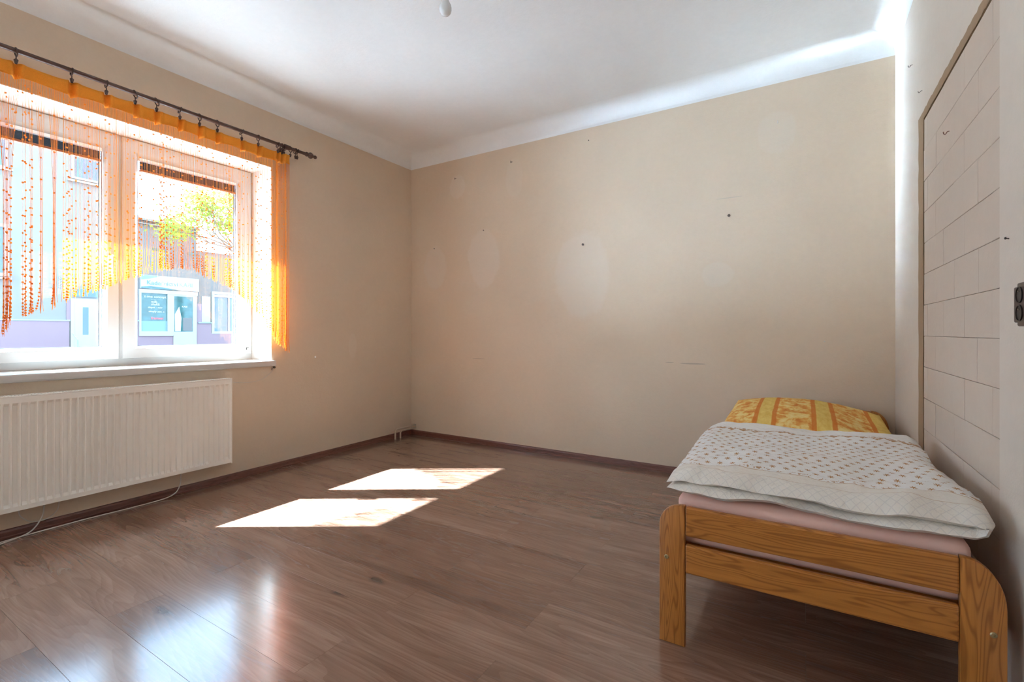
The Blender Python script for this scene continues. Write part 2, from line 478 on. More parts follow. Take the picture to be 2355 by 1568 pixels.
reflector = thing('sun_reflector', 'added unseen sun-bouncing shed with sloping sheet-metal roof outside below the window', 'reflector', (-3.7, -.4, -.4))  # made up, out of view: bounces sun onto back wall and ceiling
rz = lambda x, y: .474 - .215*(x+3.8) - .185*(y+.443)  # roof tilt aimed to throw the sun through the window
rc = [(-5.0, -2.2), (-2.6, -2.2), (-2.6, 1.3), (-5.0, 1.3)]
obj('roof', MB().add([(x, y, rz(x, y)-.03) for x, y in rc] + [(x, y, rz(x, y)) for x, y in rc], [(0,3,2,1), (4,5,6,7), (0,1,5,4), (1,2,6,5), (2,3,7,6), (3,0,4,7)]), MAT['reflector_zinc'], reflector)
rw = [(-4.8, -2.0), (-2.8, -2.0), (-2.8, 1.1), (-4.8, 1.1)]
obj('wall', MB().add([(x, y, -.385) for x, y in rw] + [(x, y, rz(x, y)-.03) for x, y in rw], [(0,3,2,1), (4,5,6,7), (0,1,5,4), (1,2,6,5), (2,3,7,6), (3,0,4,7)]), MAT['reflector_board'], reflector)
# small latch on the right sash corner
obj('latch', MB().box((-.247, 2.150, .935), (-.240, 2.153, .955)).box((-.247, 2.150, .950), (-.240, 2.168, .955)), MAT['iron_dark'], window_1, label='small dark latch')

# raised venetian blinds at the top of each pane
def blind(y0, y1, lab):
    t = thing('venetian_blind', lab, 'blind', (-.262, (y0+y1)/2, 2.155), 'raised blinds in the window')
    obj('headrail', MB().bbox((-.279, y0, 2.232), (-.252, y1, 2.252), .002), MAT['foil_white'], t)
    for i in range(7):
        z = 2.181 + i*.0074
        obj('slat', MB().prism([(-.278, z), (-.265, z+.0025), (-.252, z), (-.252, z+.001), (-.265, z+.0035), (-.278, z+.001)], lambda a, b, d: (a, d, b), y0+.004, y1-.004), MAT['blind_slat'], t)
    obj('bottom_rail', MB().bbox((-.279, y0+.003, 2.162), (-.251, y1-.003, 2.178), .004), MAT['blind_rail'], t)
    for yc in (y0+.10, y1-.10): obj('cord', MB().tube([(-.2655, yc, 2.162), (-.2655, yc, 2.24)], .0012, 5), MAT['foil_white'], t)
    obj('guide_wire', MB().tube([(-.268, y1-.012, .99), (-.268, y1-.012, 2.165)], .0035, 6), MAT['grey_gasket'], t)
blind(.705, 1.232, 'dark raised blind at the top of the left window pane')
blind(1.436, 2.076, 'dark raised blind at the top of the right window pane')

# ------------------------------------------------------------------ street outside
plain('facade_white', (.185, .178, .168), .9, .1, var=.04, vscale=1.5)
plain('facade_lavender', (.215, .150, .165), .9, .1, var=.08, vscale=40)
plain('facade_grey', (.14, .133, .128), .9, .1, var=.05, vscale=2)
plain('outside_frame', (.27, .255, .235), .5, var=.02)
plain('outside_ledge', (.22, .36, .50), .5)
plain('dark_glass', (.055, .10, .135), .08, .6, var=.35, vscale=2.2)
plain('teal_glass', (.03, .085, .08), .10, .6, var=.75, vscale=6)
plain('roof_tile', (.20, .23, .30), .8, var=.2, vscale=10)
plain('sign_blue', (.13, .21, .28), .5, var=.03)
plain('sign_white', (.28, .285, .29), .5, var=.03)
plain('letter_grey', (.10, .17, .22), .6)
plain('letter_blue', (.13, .25, .62), .6)
plain('letter_white', (.45, .45, .45), .6)
plain('letter_red', (.66, .12, .15), .6)
plain('curtain_white', (.36, .37, .37), .9)
plain('asphalt', (.07, .07, .075), .9, .2, var=.12, vscale=3)
plain('bark', (.16, .13, .10), .9, var=.3, vscale=12)
def leafmat():
    m = NT('leaf', .6, .3); c = m.mix(m.noise(m.co(), 3.0, 2), (.16, .34, .045), (.42, .60, .10)); m.color(c)
    tr = m.n('ShaderNodeBsdfTranslucent'); m.l(c, tr.inputs[0]); mx = m.n('ShaderNodeMixShader'); mx.inputs[0].default_value = .45
    m.l(m.b.outputs[0], mx.inputs[1]); m.l(tr.outputs[0], mx.inputs[2]); m.l(mx.outputs[0], m.out.inputs[0]); MAT['leaf'] = m.m
leafmat()
plain('bounce_paving', (.60, .62, .64), .9, .2, var=.05, vscale=4)
struct('bounce_pavement', MB().box((-12, -22, -.42), (-WT, -1.0, -.385)).box((-3.0, -1.0, -.42), (-WT, 12, -.385)), MAT['bounce_paving'])  # unseen pale ground added wide to bounce sun up to the ceiling
struct('ground', MB().box((-45, -30, -.6), (-WT, 40, -.4)), MAT['asphalt'])
FX = -17.0
def text(name, body, y, z, size, mat, parent, x=FX+.12, stretch=1.0):
    cu = bpy.data.curves.new(name, 'FONT'); cu.body = body; cu.size = size; cu.extrude = .006; cu.resolution_u = 3
    tmp = bpy.data.objects.new('tmp', cu); C.objects.link(tmp)
    me = bpy.data.meshes.new_from_object(tmp.evaluated_get(bpy.context.evaluated_depsgraph_get()))
    vs = [(x + v.co.z, y + v.co.x*stretch, z + v.co.y) for v in me.vertices]; fs = [tuple(p.vertices) for p in me.polygons]
    bpy.data.objects.remove(tmp); bpy.data.curves.remove(cu); bpy.data.meshes.remove(me)
    return obj(name, MB().add(vs, fs), mat, parent, kind='stuff' if name == 'lettering' else None)
def front_window(parent, y0, y1, z0, z1, fw=.07, name='window', glassm='dark_glass', bars=()):
    mb = MB(); rect_ring(mb, y0, y1, z0, z1, (fw,)*4, [(0, FX-.02), (0, FX+.05), (1, FX+.05), (1, FX-.02)])
    for a in bars: mb.box((FX-.02, a-.03, z0+fw*.5), (FX+.045, a+.03, z1-fw*.5))
    w = obj(name, mb, MAT['outside_frame'], parent)
    obj('pane', MB().box((FX+.004, y0+fw*.5, z0+fw*.5), (FX+.010, y1-fw*.5, z1-fw*.5)), MAT[glassm], w)
    return w
# white corner house on the left
ha = thing('house', 'white house with lavender plinth across the street on the left', 'building', (FX-2.2, 4.5, -.4))
def multi(name, boxes, mat, parent):
    for a, b in boxes: obj(name, MB().box(a, b), mat, parent)
obj('wall', MB().box((FX-4.4, 1.5, -.4), (FX, 7.43, 9.0)), MAT['facade_white'], ha)
multi('plinth', [((FX-.01, 1.5, -.4), (FX+.05, 5.76, 1.43)), ((FX-.01, 5.70, 1.43), (FX+.03, 5.80, 2.1)), ((FX-.01, 6.68, -.4), (FX+.05, 7.43, 1.43))], MAT['facade_lavender'], ha)
obj('plinth_ledge', MB().box((FX, 1.5, 1.43), (FX+.07, 5.78, 1.47)), MAT['outside_ledge'], ha)
front_window(ha, 3.2, 4.36, 6.0, 7.8); front_window(ha, 3.2, 4.38, 2.75, 4.33, .10, bars=(3.8,)); front_window(ha, 5.82, 6.66, 6.13, 7.7)
for a, b, z in ((3.1, 4.45, 5.94), (3.1, 4.42, 2.66), (5.72, 6.75, 6.02)):
    obj('window_ledge', MB().box((FX, a, z), (FX+.12, b, z+.06)), MAT['outside_frame'], ha)
dr = obj('door', MB().box((FX-.01, 5.80, -.1), (FX+.05, 6.66, 2.18)), MAT['outside_frame'], ha)
obj('door_panel', MB().bbox((FX+.03, 5.90, .0), (FX+.062, 6.57, 2.08), .012), MAT['outside_frame'], dr)
obj('door_glass', MB().box((FX+.05, 6.10, .98), (FX+.066, 6.25, 1.90)), MAT['dark_glass'], dr)
obj('fanlight', MB().box((FX-.01, 5.82, 2.24), (FX+.03, 6.65, 2.50)), MAT['dark_glass'], ha)
obj('handrail', MB().tube([(FX+.30, 5.78, 1.02), (FX+.45, 5.86, .82), (FX+.45, 5.87, .0)], .022, 6), MAT['outside_ledge'], ha)
text('house_number', '5', 5.50, 2.72, .24, MAT['letter_grey'], ha, FX+.02)
for yq in (5.28, 5.50): text('house_number', '2', yq, 2.50, .24, MAT['letter_grey'], ha, FX+.02)
# low shop building
sh = thing('shop_building', 'low grey shop with a hairdresser sign across the street', 'building', (FX-3, 10, -.4))
multi('wall', [((FX-4.4, 7.47, -.4), (FX, 9.62, 5.15)), ((FX-4.4, 9.62, -.4), (FX, 16, 4.3))], MAT['facade_grey'], sh)
multi('roof_edge', [((FX-4.4, 7.47, 5.0), (FX+.12, 9.64, 5.04)), ((FX-4.4, 7.47, 5.13), (FX+.15, 9.66, 5.20))], MAT['facade_white'], sh)
for a, b, c, d in ((8.11, 8.52, 4.09, 4.18), (9.30, 9.54, 4.08, 4.20)):
    obj('vent', MB().box((FX-.01, a, c), (FX+.02, b, d)), MAT['teal_glass'], sh)
multi('plinth', [((FX-.01, 7.47, -.4), (FX+.04, 8.78, .93)), ((FX-.01, 9.62, -.4), (FX+.04, 16, 1.05)), ((FX-.01, 9.62, 1.05), (FX+.035, 10.16, 1.43)), ((FX-.01, 9.62, 1.43), (FX+.03, 9.80, 2.2)), ((FX-.01, 7.47, .93), (FX+.03, 7.70, 2.2))], MAT['facade_lavender'], sh)
multi('plinth_ledge', [((FX, 9.66, 1.42), (FX+.08, 10.18, 1.46)), ((FX, 7.47, 1.46), (FX+.06, 7.71, 1.50))], MAT['outside_ledge'], sh)
multi('shopfront_bar', [((FX-.02, 7.70, 2.50), (FX+.09, 9.62, 2.64)), ((FX-.02, 7.70, .93), (FX+.09, 8.76, 1.10)), ((FX-.02, 8.58, .932), (FX+.084, 8.80, 2.55)), ((FX-.02, 7.68, .934), (FX+.082, 7.745, 2.63))], MAT['outside_frame'], sh)
sg = obj('sign', MB().box((FX, 7.72, 2.66), (FX+.10, 9.66, 3.16)), MAT['sign_white'], sh, label='pale blue and white hairdresser sign board')
def sgrad():
    m = NT('sign_print', .5); s = m.sep(m.co()); 
    f = m.maprange(m.math('ADD', m.math('MULTIPLY', s[2], 3.0), m.math('MULTIPLY', s[1], -.75)), 9.0, 11.5)
    m.color(m.mix(f, (.86, .90, .93), (.30, .56, .80))); MAT['sign_print'] = m.m
sgrad()
obj('sign_swoosh', MB().add([(FX+.104, 7.73, 2.72), (FX+.104, 8.0, 2.755), (FX+.104, 8.3, 2.745), (FX+.104, 8.75, 2.70), (FX+.104, 9.0, 2.665), (FX+.104, 7.73, 2.665)], [(0,1,2,3,4,5)]), MAT['teal_glass'], sg)
obj('sign_sky', MB().add([(FX+.103, 7.73, 3.15), (FX+.103, 8.35, 3.15), (FX+.103, 8.0, 3.03), (FX+.103, 7.73, 2.98)], [(0,1,2,3)]), MAT['sign_blue'], sg)
text('lettering', 'Kade\u0159nictv\u00ed', 7.89, 2.815, .225, MAT['letter_grey'], sg, FX+.108)
text('lettering', 'KABI', 8.955, 2.815, .225, MAT['letter_blue'], sg, FX+.108)
sw = obj('shop_window', MB().box((FX+.01, 7.74, 1.09), (FX+.03, 8.59, 2.52)), MAT['teal_glass'], sh, label='dark reflecting shop window with white lettering')
obj('window_foil', MB().box((FX+.03, 7.745, 1.10), (FX+.036, 8.58, 1.48)), MAT['sign_blue'], sw)
for body, y, z, s, mm in (('z.one concept', 7.84, 2.34, .125, 'letter_white'), ('. . . . . . . . .', 8.06, 2.27, .09, 'letter_white'), ('milk_', 8.06, 2.15, .12, 'letter_white'), ('shake', 8.06, 2.06, .12, 'letter_white'),
                          ('depot - noir', 7.96, 1.95, .095, 'letter_white'), ('simply zen. s', 7.98, 1.80, .10, 'letter_white'), ('framesi', 8.06, 1.54, .135, 'letter_red')):
    text('lettering', body, y, z, s, MAT[mm], sw, FX+.038)
sd = obj('shop_door', MB().box((FX-.01, 8.78, -.1), (FX+.07, 9.60, 2.52)), MAT['outside_frame'], sh)
obj('door_glass', MB().box((FX+.06, 8.80, 1.09), (FX+.078, 9.45, 2.44)), MAT['teal_glass'], sd)
obj('door_curtain', MB().add([(FX+.081, 8.83, 1.10), (FX+.081, 9.02, 1.10), (FX+.081, 9.05, 1.6), (FX+.081, 8.97, 2.05), (FX+.081, 8.82, 1.75)], [(0,1,2,3,4)]), MAT['curtain_white'], sd)
obj('door_notice', MB().box((FX+.079, 9.10, 1.12), (FX+.083, 9.42, 1.62)), MAT['facade_grey'], sd)
text('lettering', 'KABI', 9.06, 2.02, .09, MAT['letter_white'], sd, FX+.082)
front_window(sh, 10.17, 11.4, 1.00, 2.72, .10, bars=(10.85,)); obj('window_transom', MB().box((FX, 10.2, 2.50), (FX+.06, 11.4, 2.60)), MAT['outside_frame'], sh)
obj('wall_poster', MB().box((FX, 9.80, 1.47), (FX+.034, 10.12, 2.5)), MAT['sign_white'], sh)
# tiled house behind
hb = thing('house', 'house with a dark tiled gable roof behind the shop', 'building', (-24, 7, -.4))
obj('wall', MB().box((-28, 1, -.4), (-22, 9.4, 5.6)), MAT['facade_white'], hb)
rf = MB().prism([(1, 5.4), (5.0, 10.5), (6.0, 10.5), (10.0, 5.4)], lambda a, b, d: (d, a, b), -28.2, -21.8)
rfo = obj('roof', rf, MAT['roof_tile'], hb)
for i in range(16):
    z = 5.5 + i*.3; y = 9.95 - (z-5.4)*(4.0/5.1)
    obj('tile_course', MB().box((-21.82, 6.5, z), (-21.76, y, z+.17)), MAT['roof_tile'], rfo)
obj('verge_board', MB().tube([(-21.75, 6.0, 10.55), (-21.75, 10.05, 5.4)], .07, 6), MAT['outside_frame'], rfo)
# street tree
random.seed(11)
tr = thing('street_tree', 'light green leafy street tree in front of the shop', 'tree', (-13.5, 10.6, -.4))
tk = MB(); tips = []
tk.tube([(-13.5, 10.6, -.4), (-13.5, 10.55, 1.5), (-13.45, 10.45, 3.2)], [.17, .14, .11], 8)
def branch(p, d, ln, r, lev):
    q = p + d*ln; mid = p + d*ln*.5 + Vector((random.uniform(-.1, .1), random.uniform(-.1, .1), random.uniform(0, .12)))
    tk.tube([p, mid, q], [r, r*.8, r*.55], 5, caps=False)
    if lev == 0: tips.append(q); tips.append(mid); return
    for _ in range(3 if lev > 1 else 4):
        nd = (d + Vector((random.uniform(-.7, .7), random.uniform(-.75, .6), random.uniform(-.35, .6)))).normalized()
        branch(q, nd, ln*random.uniform(.55, .85), r*.55, lev-1)
for a in range(7):
    d = Vector((random.uniform(-.6, .5), random.uniform(-1.0, .3), random.uniform(.35, 1.0))).normalized()
    branch(Vector((-13.45, 10.45, 2.6 + .15*a)), d, random.uniform(1.0, 1.5), .05, 3)
obj('trunk', tk, MAT['bark'], tr)
lf = MB()
for q in tips:
    for _ in range(9):
        c = q + Vector((random.gauss(0, .2), random.gauss(0, .2), random.gauss(0, .18)))
        u = Vector((random.uniform(-1, 1), random.uniform(-1, 1), random.uniform(-.6, .6))).normalized(); w = u.orthogonal().normalized(); s = random.uniform(.05, .085)
        lf.add([c-u*s, c+w*s*.5, c+u*s, c-w*s*.5], [(0,1,2,3)])
obj('foliage', lf, MAT['leaf'], tr, kind='stuff', fixn=False)

# ------------------------------------------------------------------ radiator
random.seed(3)
RX0, RX1, RY0, RY1, RZ0, RZ1 = .032, .100, .365, 1.852, .150, .747
ra = thing('radiator', 'cream ribbed panel radiator under the window', 'radiator', (.066, (RY0+RY1)/2, RZ0))
fp = MB()
pitch = .0333; n = int(round((RY1-RY0-.03)/pitch)); st = (RY1-RY0-.03)/n; zt, zbm = RZ1-.045, RZ0+.04
cols = []   # (y, depth) profile across the panel
for i in range(n):
    y = RY0+.015+i*st
    cols += [(y, 0), (y+st*.16, 0), (y+st*.30, 1), (y+st*.86, 1)]
cols += [(RY1-.015, 0)]
D = .0115; XF = RX1-.001
rows = [(RZ0+.004, 0), (zbm-.012, 0), (zbm+.004, 1), (zt-.004, 1), (zt+.010, 0), (RZ1-.004, 0)]
allc = [(RY0+.001, 0)] + cols + [(RY1-.001, 0)]
vs = []; fs = []; m_ = len(rows)
for y, d in allc:
    for z, k in rows: vs.append((XF - D*d*k, y, z))
for i in range(len(allc)-1):
    for j in range(m_-1): fs.append((i*m_+j, (i+1)*m_+j, (i+1)*m_+j+1, i*m_+j+1))
k0 = len(vs)
for y, d in allc: vs += [(XF-.012, y, rows[0][0]), (XF-.012, y, rows[-1][0])]
for i in range(len(allc)-1):
    fs.append((i*m_, k0+2*i, k0+2*i+2, (i+1)*m_)); fs.append((i*m_+m_-1, (i+1)*m_+m_-1, k0+2*i+3, k0+2*i+1)); fs.append((k0+2*i, k0+2*i+1, k0+2*i+3, k0+2*i+2))
fp.add(vs, fs)
obj('front_panel', fp, MAT['radiator_enamel'], ra, smooth='auto')
obj('back_panel', MB().box((RX0, RY0+.01, RZ0+.004), (RX0+.010, RY1-.01, RZ1-.01)), MAT['radiator_enamel'], ra)
obj('side_panel', MB().bbox((RX0-.003, RY1-.002, RZ0-.002), (RX1+.0015, RY1+.003, RZ1+.003), .001), MAT['radiator_enamel'], ra)
obj('side_panel', MB().bbox((RX0-.003, RY0-.003, RZ0-.002), (RX1+.0015, RY0+.002, RZ1+.003), .001), MAT['radiator_enamel'], ra)
gr = MB(); gr.box((RX1-.008, RY0, RZ1-.003), (RX1+.001, RY1, RZ1+.003)); gr.box((RX0-.002, RY0, RZ1-.003), (RX0+.007, RY1, RZ1+.003))
for i in range(118):
    y = RY0+.006+i*(RY1-RY0-.012)/117; gr.box((RX0+.006, y-.0028, RZ1-.002), (RX1-.007, y+.0028, RZ1+.0012))
obj('top_grille', gr, MAT['radiator_enamel'], ra, kind='stuff')
for y in (RY0+.25, RY1-.25):
    obj('wall_bracket', MB().box((.001, y-.015, RZ0+.05), (RX0+.002, y+.015, RZ1-.06)), MAT['radiator_enamel'], ra)

# heating pipes in the corner
def pipe(y, z, r, lab):
    x = .062; R_ = .02; pts = [(x, y, 0.0), (x, y, z-R_)]
    for i in range(1, 6):
        a = math.pi/2*i/5; pts.append((x, y+R_-R_*math.cos(a), z-R_+R_*math.sin(a)))
    pts.append((x, L, z)); tag(obj('heating_pipe', MB().tube(pts, r, 10), MAT['pipe_cream'], loc=(x, y, 0), smooth=True), lab, 'pipe', 'heating pipes in the corner')
pipe(3.478, .098, .0095, 'taller bent cream heating pipe in the room corner'); pipe(3.549, .070, .0085, 'lower bent cream heating pipe inside the taller one')

# cables
def spline(pts, n=8):
    P = [Vector(p) for p in pts]; P = [P[0]*2-P[1]] + P + [P[-1]*2-P[-2]]; out = []
    for i in range(1, len(P)-2):
        for k in range(n):
            t = k/n; a, b, c, d = P[i-1], P[i], P[i+1], P[i+2]
            out.append(.5*((2*b) + (-a+c)*t + (2*a-5*b+4*c-d)*t*t + (-a+3*b-3*c+d)*t**3))
    out.append(P[-2]); return out
def cable(name, pts, r, lab, cat='cable', mat='cable_white'):
    p = spline(pts); return tag(obj(name, MB().tube(p, r, 7), MAT[mat], loc=tuple(p[0]), smooth=True), lab, cat)
cable('cable', [(.05, 1.55, .145), (.052, 1.54, .06), (.058, 1.48, .012), (.056, 1.30, .004), (.045, 1.05, .004), (.055, .80, .004), (.075, .62, .004), (.06, .40, .004)], .0036, 'long pale cable lying along the skirting below the radiator')
cable('cable', [(.05, .885, .145), (.052, .875, .08), (.058, .83, .02), (.075, .76, .006), (.10, .66, .004), (.10, .5, .004)], .0036, 'pale cable dropping from behind the radiator near the frame edge')
cable('cable', [(.018, .955, .15), (.020, .945, .09), (.022, .90, .055), (.022, .84, .06), (.018, .80, .10), (.018, .79, .15)], .003, 'looped dark-shaded cable on the wall below the radiator')
cable('cable', [(.008, 2.222, .795), (.006, 2.205, .765), (.005, 2.13, .715), (.005, 2.03, .70), (.005, 1.93, .708), (.004, 1.86, .725)], .0016, 'thin cord sagging on the wall below the sill end', 'cable')
obj('sill_stay', MB().lathe([(.002, 0), (.008, .004), (.009, .012), (.005, .018)], (0, 2.226, .800), (1, .3, 0), 10).tube([(.006, 2.212, .795), (.012, 2.205, .785)], .003, 6), MAT['iron_dark'], window_1, label='small dark knob under the sill end')

# ------------------------------------------------------------------ curtain rod and string curtain
CXR = .08; RODZ = 2.537
rod = thing('curtain_rod', 'dark brown curtain rod with turned finial above the window', 'curtain rod', (CXR, 1.3, RODZ))
obj('pole', MB().tube([(CXR, -.05, RODZ), (CXR, 2.46, RODZ)], .0125, 14), MAT['rod_brown'], rod, smooth='auto')
obj('finial', MB().lathe([(.0125, 0), (.018, .004), (.018, .014), (.012, .018), (.015, .024), (.024, .036), (.026, .046), (.020, .060), (.010, .068), (.009, .074), (.014, .082), (.015, .090), (.010, .100), (.003, .104)], (CXR, 2.455, RODZ), (0, 1, 0), 16), MAT['rod_brown'], rod, smooth=True)
def bracket(y):
    b = MB().tube([(0.004, y, RODZ-.012), (.05, y, RODZ-.016), (CXR, y, RODZ-.010)], .008, 8).lathe([(.022, 0), (.022, .006), (.012, .010)], (0, y, RODZ-.012), (1, 0, 0), 14)
    b.tube([(CXR, y-.022, RODZ), (CXR, y+.022, RODZ)], .0185, 14)
    obj('bracket', b, MAT['rod_brown'], rod, smooth='auto')
bracket(2.288); bracket(.10)
rings = [.30, .55, .769, .99, 1.145, 1.286, 1.399, 1.531, 1.65, 1.765, 1.934, 2.057, 2.213, 2.245, 2.262, 2.318, 2.362, 2.378]
order = sorted(rings, reverse=True)
def ring_thing(y, tilt, idx, first):
    t = thing('curtain_ring', '%s brown clip ring from the finial on the curtain rod' % ordinal(idx), 'curtain ring', (CXR, y, RODZ-.065), 'clip rings on the curtain rod')
    pts = []
    for k in range(16):
        a = 2*math.pi*k/16; pts.append((CXR + .0205*math.sin(a), y + tilt*.0205*math.cos(a), RODZ - .007 + .0205*math.cos(a)))
    obj('ring', MB().tube(pts, .0034, 6, closed=True), MAT['clip_brown'], t, smooth=True)
    cz = RODZ - .028
    cl = MB().tube([(CXR, y, cz), (CXR, y, cz-.014)], .0028, 6)
    for s in (-1, 1):
        cl.add([(CXR-.004, y+s*.001, cz-.012), (CXR+.004, y+s*.001, cz-.012), (CXR+.004, y+s*.009, cz-.020), (CXR-.004, y+s*.009, cz-.020),
                (CXR+.004, y+s*.004, cz-.040), (CXR-.004, y+s*.004, cz-.040), (CXR+.004, y, cz-.040), (CXR-.004, y, cz-.040)],
               [(0,1,2,3), (3,2,4,5), (5,4,6,7), (7,6,1,0), (1,6,4,2), (0,3,5,7)])
    obj('clip', cl, MAT['clip_brown'], t)
for y in rings: ring_thing(y, random.uniform(-.5, .5), order.index(y), False)

cur = thing('string_curtain', 'orange string curtain with square beads and arched fringe', 'curtain', (CXR, 1.3, .92))
clipY = [r for r in rings if r < 2.25]
def header_edge(y):
    """height sag of the top between clips and pleat depth"""
    a = max([c for c in clipY if c <= y], default=.05); b = min([c for c in clipY if c > y], default=2.32)
    t = (y-a)/max(b-a, 1e-4); w = b-a
    sag = .075*w*4*t*(1-t)*.7; near = min(t, 1-t)*w
    return sag, near
hd = MB(); HN = 900; vs = []; fs = []
for i in range(HN+1):
    y = .16 + (2.298-.16)*i/HN
    sag, near = header_edge(y); pl = math.exp(-(near/.011)**2)
    x = CXR + .012 - .034*pl + .006*math.exp(-((near-.022)/.010)**2) + .004*math.sin(y*31); z0 = 2.476 - sag; z1 = 2.402 - sag*.35 + .004*math.sin(y*17+1) - .010*math.exp(-(near/.03)**2)
    for j in range(6):
        t = j/5; vs.append((x + (.012*math.sin(t*3.0)*pl) + .003*math.sin(t*5+y*9), y, z0 + (z1-z0)*t))
for i in range(HN):
    for j in range(5): fs.append((i*6+j, (i+1)*6+j, (i+1)*6+j+1, i*6+j+1))
nv = len(vs)
for i in range(nv): vs.append((vs[i][0]-.0012, vs[i][1], vs[i][2]))
fs2 = [tuple(reversed([q+nv for q in f])) for f in fs]
for i in range(HN): fs2 += [(i*6, i*6+nv, (i+1)*6+nv, (i+1)*6), (i*6+5, (i+1)*6+5, (i+1)*6+5+nv, i*6+5+nv)]
hd.add(vs, fs+fs2)
obj('header_band', hd, MAT['curtain_band'], cur, smooth=True, label='opaque pleated orange heading band')

FR = [(.16, .72), (.40, .86), (.60, 1.0), (.726, 1.093), (.806, 1.162), (.868, 1.192), (.917, 1.222), (.971, 1.256), (1.135, 1.336), (1.284, 1.417), (1.423, 1.474), (1.52, 1.492),
      (1.599, 1.494), (1.708, 1.446), (1.884, 1.37), (1.98, 1.29), (2.077, 1.187), (2.216, .988), (2.31, .915)]
def fringe(y):
    for (a, za), (b, zb2) in zip(FR[:-1], FR[1:]):
        if a <= y <= b: return za + (zb2-za)*(y-a)/(b-a)
    return FR[-1][1]
random.seed(21)
stg = MB(); bds = MB()
ys = []; y = .165
while y < 2.305:
    step = .0048
    if y > 2.17: step = .0017
    elif .745 < y < 1.0: step = .0065
    ys.append(y); y += step*random.uniform(.5, 1.5)
# gather points: strings cling together here, leaving gaps
gather = [(.735, .055, .9), (.83, .02, .6), (.865, .03, 1.0), (.916, .035, 1.0), (1.19, .02, .6), (1.30, .015, .7), (1.345, .012, .7), (1.63, .014, .6), (1.78, .012, .5), (1.98, .012, .6), (2.11, .015, .6)]
for i, y in enumerate(ys):
    zb_ = fringe(y) + random.uniform(-.012, .012); y1 = y
    for gy, gw, gk in gather:
        if abs(y-gy) < gw: y1 = gy + (y-gy)*(1-gk*.8)
    x0 = CXR + .006 + random.uniform(-.004, .004) + (.03*math.sin((y-2.17)*95)*.6 if y > 2.17 else 0)
    xo = random.uniform(-.006, .006)
    sw = random.uniform(-.008, .008) + random.choice([0, 0, 0, 1])*random.uniform(-.02, .02)
    zt_ = 2.41
    P = [(x0, y, zt_), (x0+xo*.3, y+(y1-y)*.6, 2.15), (x0+xo*.6, y1, 1.85), (x0+xo, y1+sw*.15, zb_+.16), (x0+xo, y1+sw*.45, zb_+.06), (x0+xo+random.uniform(-.005, .005), y1+sw, zb_)]
    stg.tube(P, [.0008, .0007, .0006, .0008, .0010, .0010], 3, caps=False)
    if random.random() < (.27 if y < 2.17 else .12):
        def at(z):
            for (a, b) in zip(P[:-1], P[1:]):
                if b[2] <= z <= a[2]:
                    t = (a[2]-z)/(a[2]-b[2]); return tuple(a[k]+(b[k]-a[k])*t for k in range(3))
            return P[-1]
        z = 2.37 - random.uniform(0, .16)
        while z > zb_+.004:
            c = at(z); hgt = max(0.0, z-zb_)
            ang = random.uniform(-.9, .9); s_ = .0043
            u = (math.sin(ang)*s_, math.cos(ang)*s_); w_ = .0006
            nx, ny = math.cos(ang)*w_, -math.sin(ang)*w_
            vs = []
            for dz in (-s_, s_):
                for (a, b) in ((-1, -1), (1, -1), (1, 1), (-1, 1)):
                    vs.append((c[0]+a*u[0]+b*nx, c[1]+a*u[1]+b*ny, c[2]+dz))
            bds.add(vs, [(0,1,2,3), (7,6,5,4), (0,4,5,1), (1,5,6,2), (2,6,7,3), (3,7,4,0)])
            z -= max(.0125, .0115 + .10*min(1, hgt/.75)**1.2*random.uniform(.75, 1.3))
obj('strings', stg, MAT['curtain_string'], cur, kind='stuff', fixn=False, label='thin orange hanging strings')
obj('beads', bds, MAT['curtain_bead'], cur, kind='stuff', fixn=False, label='small square orange beads')

# ------------------------------------------------------------------ bed
BX0, BX1, BY0, BY1 = 3.131, 4.010, 1.702, 3.735
bed = thing('bed', 'orange varnished pine single bed frame in the corner', 'bed', ((BX0+BX1)/2, (BY0+BY1)/2, 0))
def post(x0, x1, y0, y1, ztop, outer, lab=None):
    """flat board post with a rounded outer top corner; outer = -1 left, +1 right"""
    R_ = min(x1-x0, .088); poly = []
    if outer < 0:
        poly = [(x0, 0), (x1, 0), (x1, ztop)]
        for i in range(9):
            a = math.pi/2 + math.pi/2*i/8; poly.append((x0+R_*.92+R_*.92*math.cos(a), ztop-R_*.85+R_*.85*math.sin(a)))
    else:
        poly = [(x0, 0), (x1, 0)]
        for i in range(9):
            a = math.pi/2*i/8; poly.append((x1-R_*.92+R_*.92*math.cos(a), ztop-R_*1.35+R_*1.35*math.sin(a)))
        poly.append((x0, ztop))
    mb = MB().prism(poly, lambda a, b, d: (a, d, b), y0, y1)
    bm = bmesh.new(); vv = [bm.verts.new(v) for v in mb.v]
    for f in mb.f: bm.faces.new([vv[i] for i in f])
    bmesh.ops.recalc_face_normals(bm, faces=bm.faces[:])
    eds = [e for e in bm.edges if abs(e.verts[0].co.y - e.verts[1].co.y) < 1e-6]
    bmesh.ops.bevel(bm, geom=eds, offset=.004, segments=2, profile=.5, affect='EDGES')
    bm.verts.index_update(); out = MB().add([v.co for v in bm.verts], [[v.index for v in f.verts] for f in bm.faces]); bm.free(); return out
pl, pr_ = (BX0, 3.2165), (3.9195, BX1)
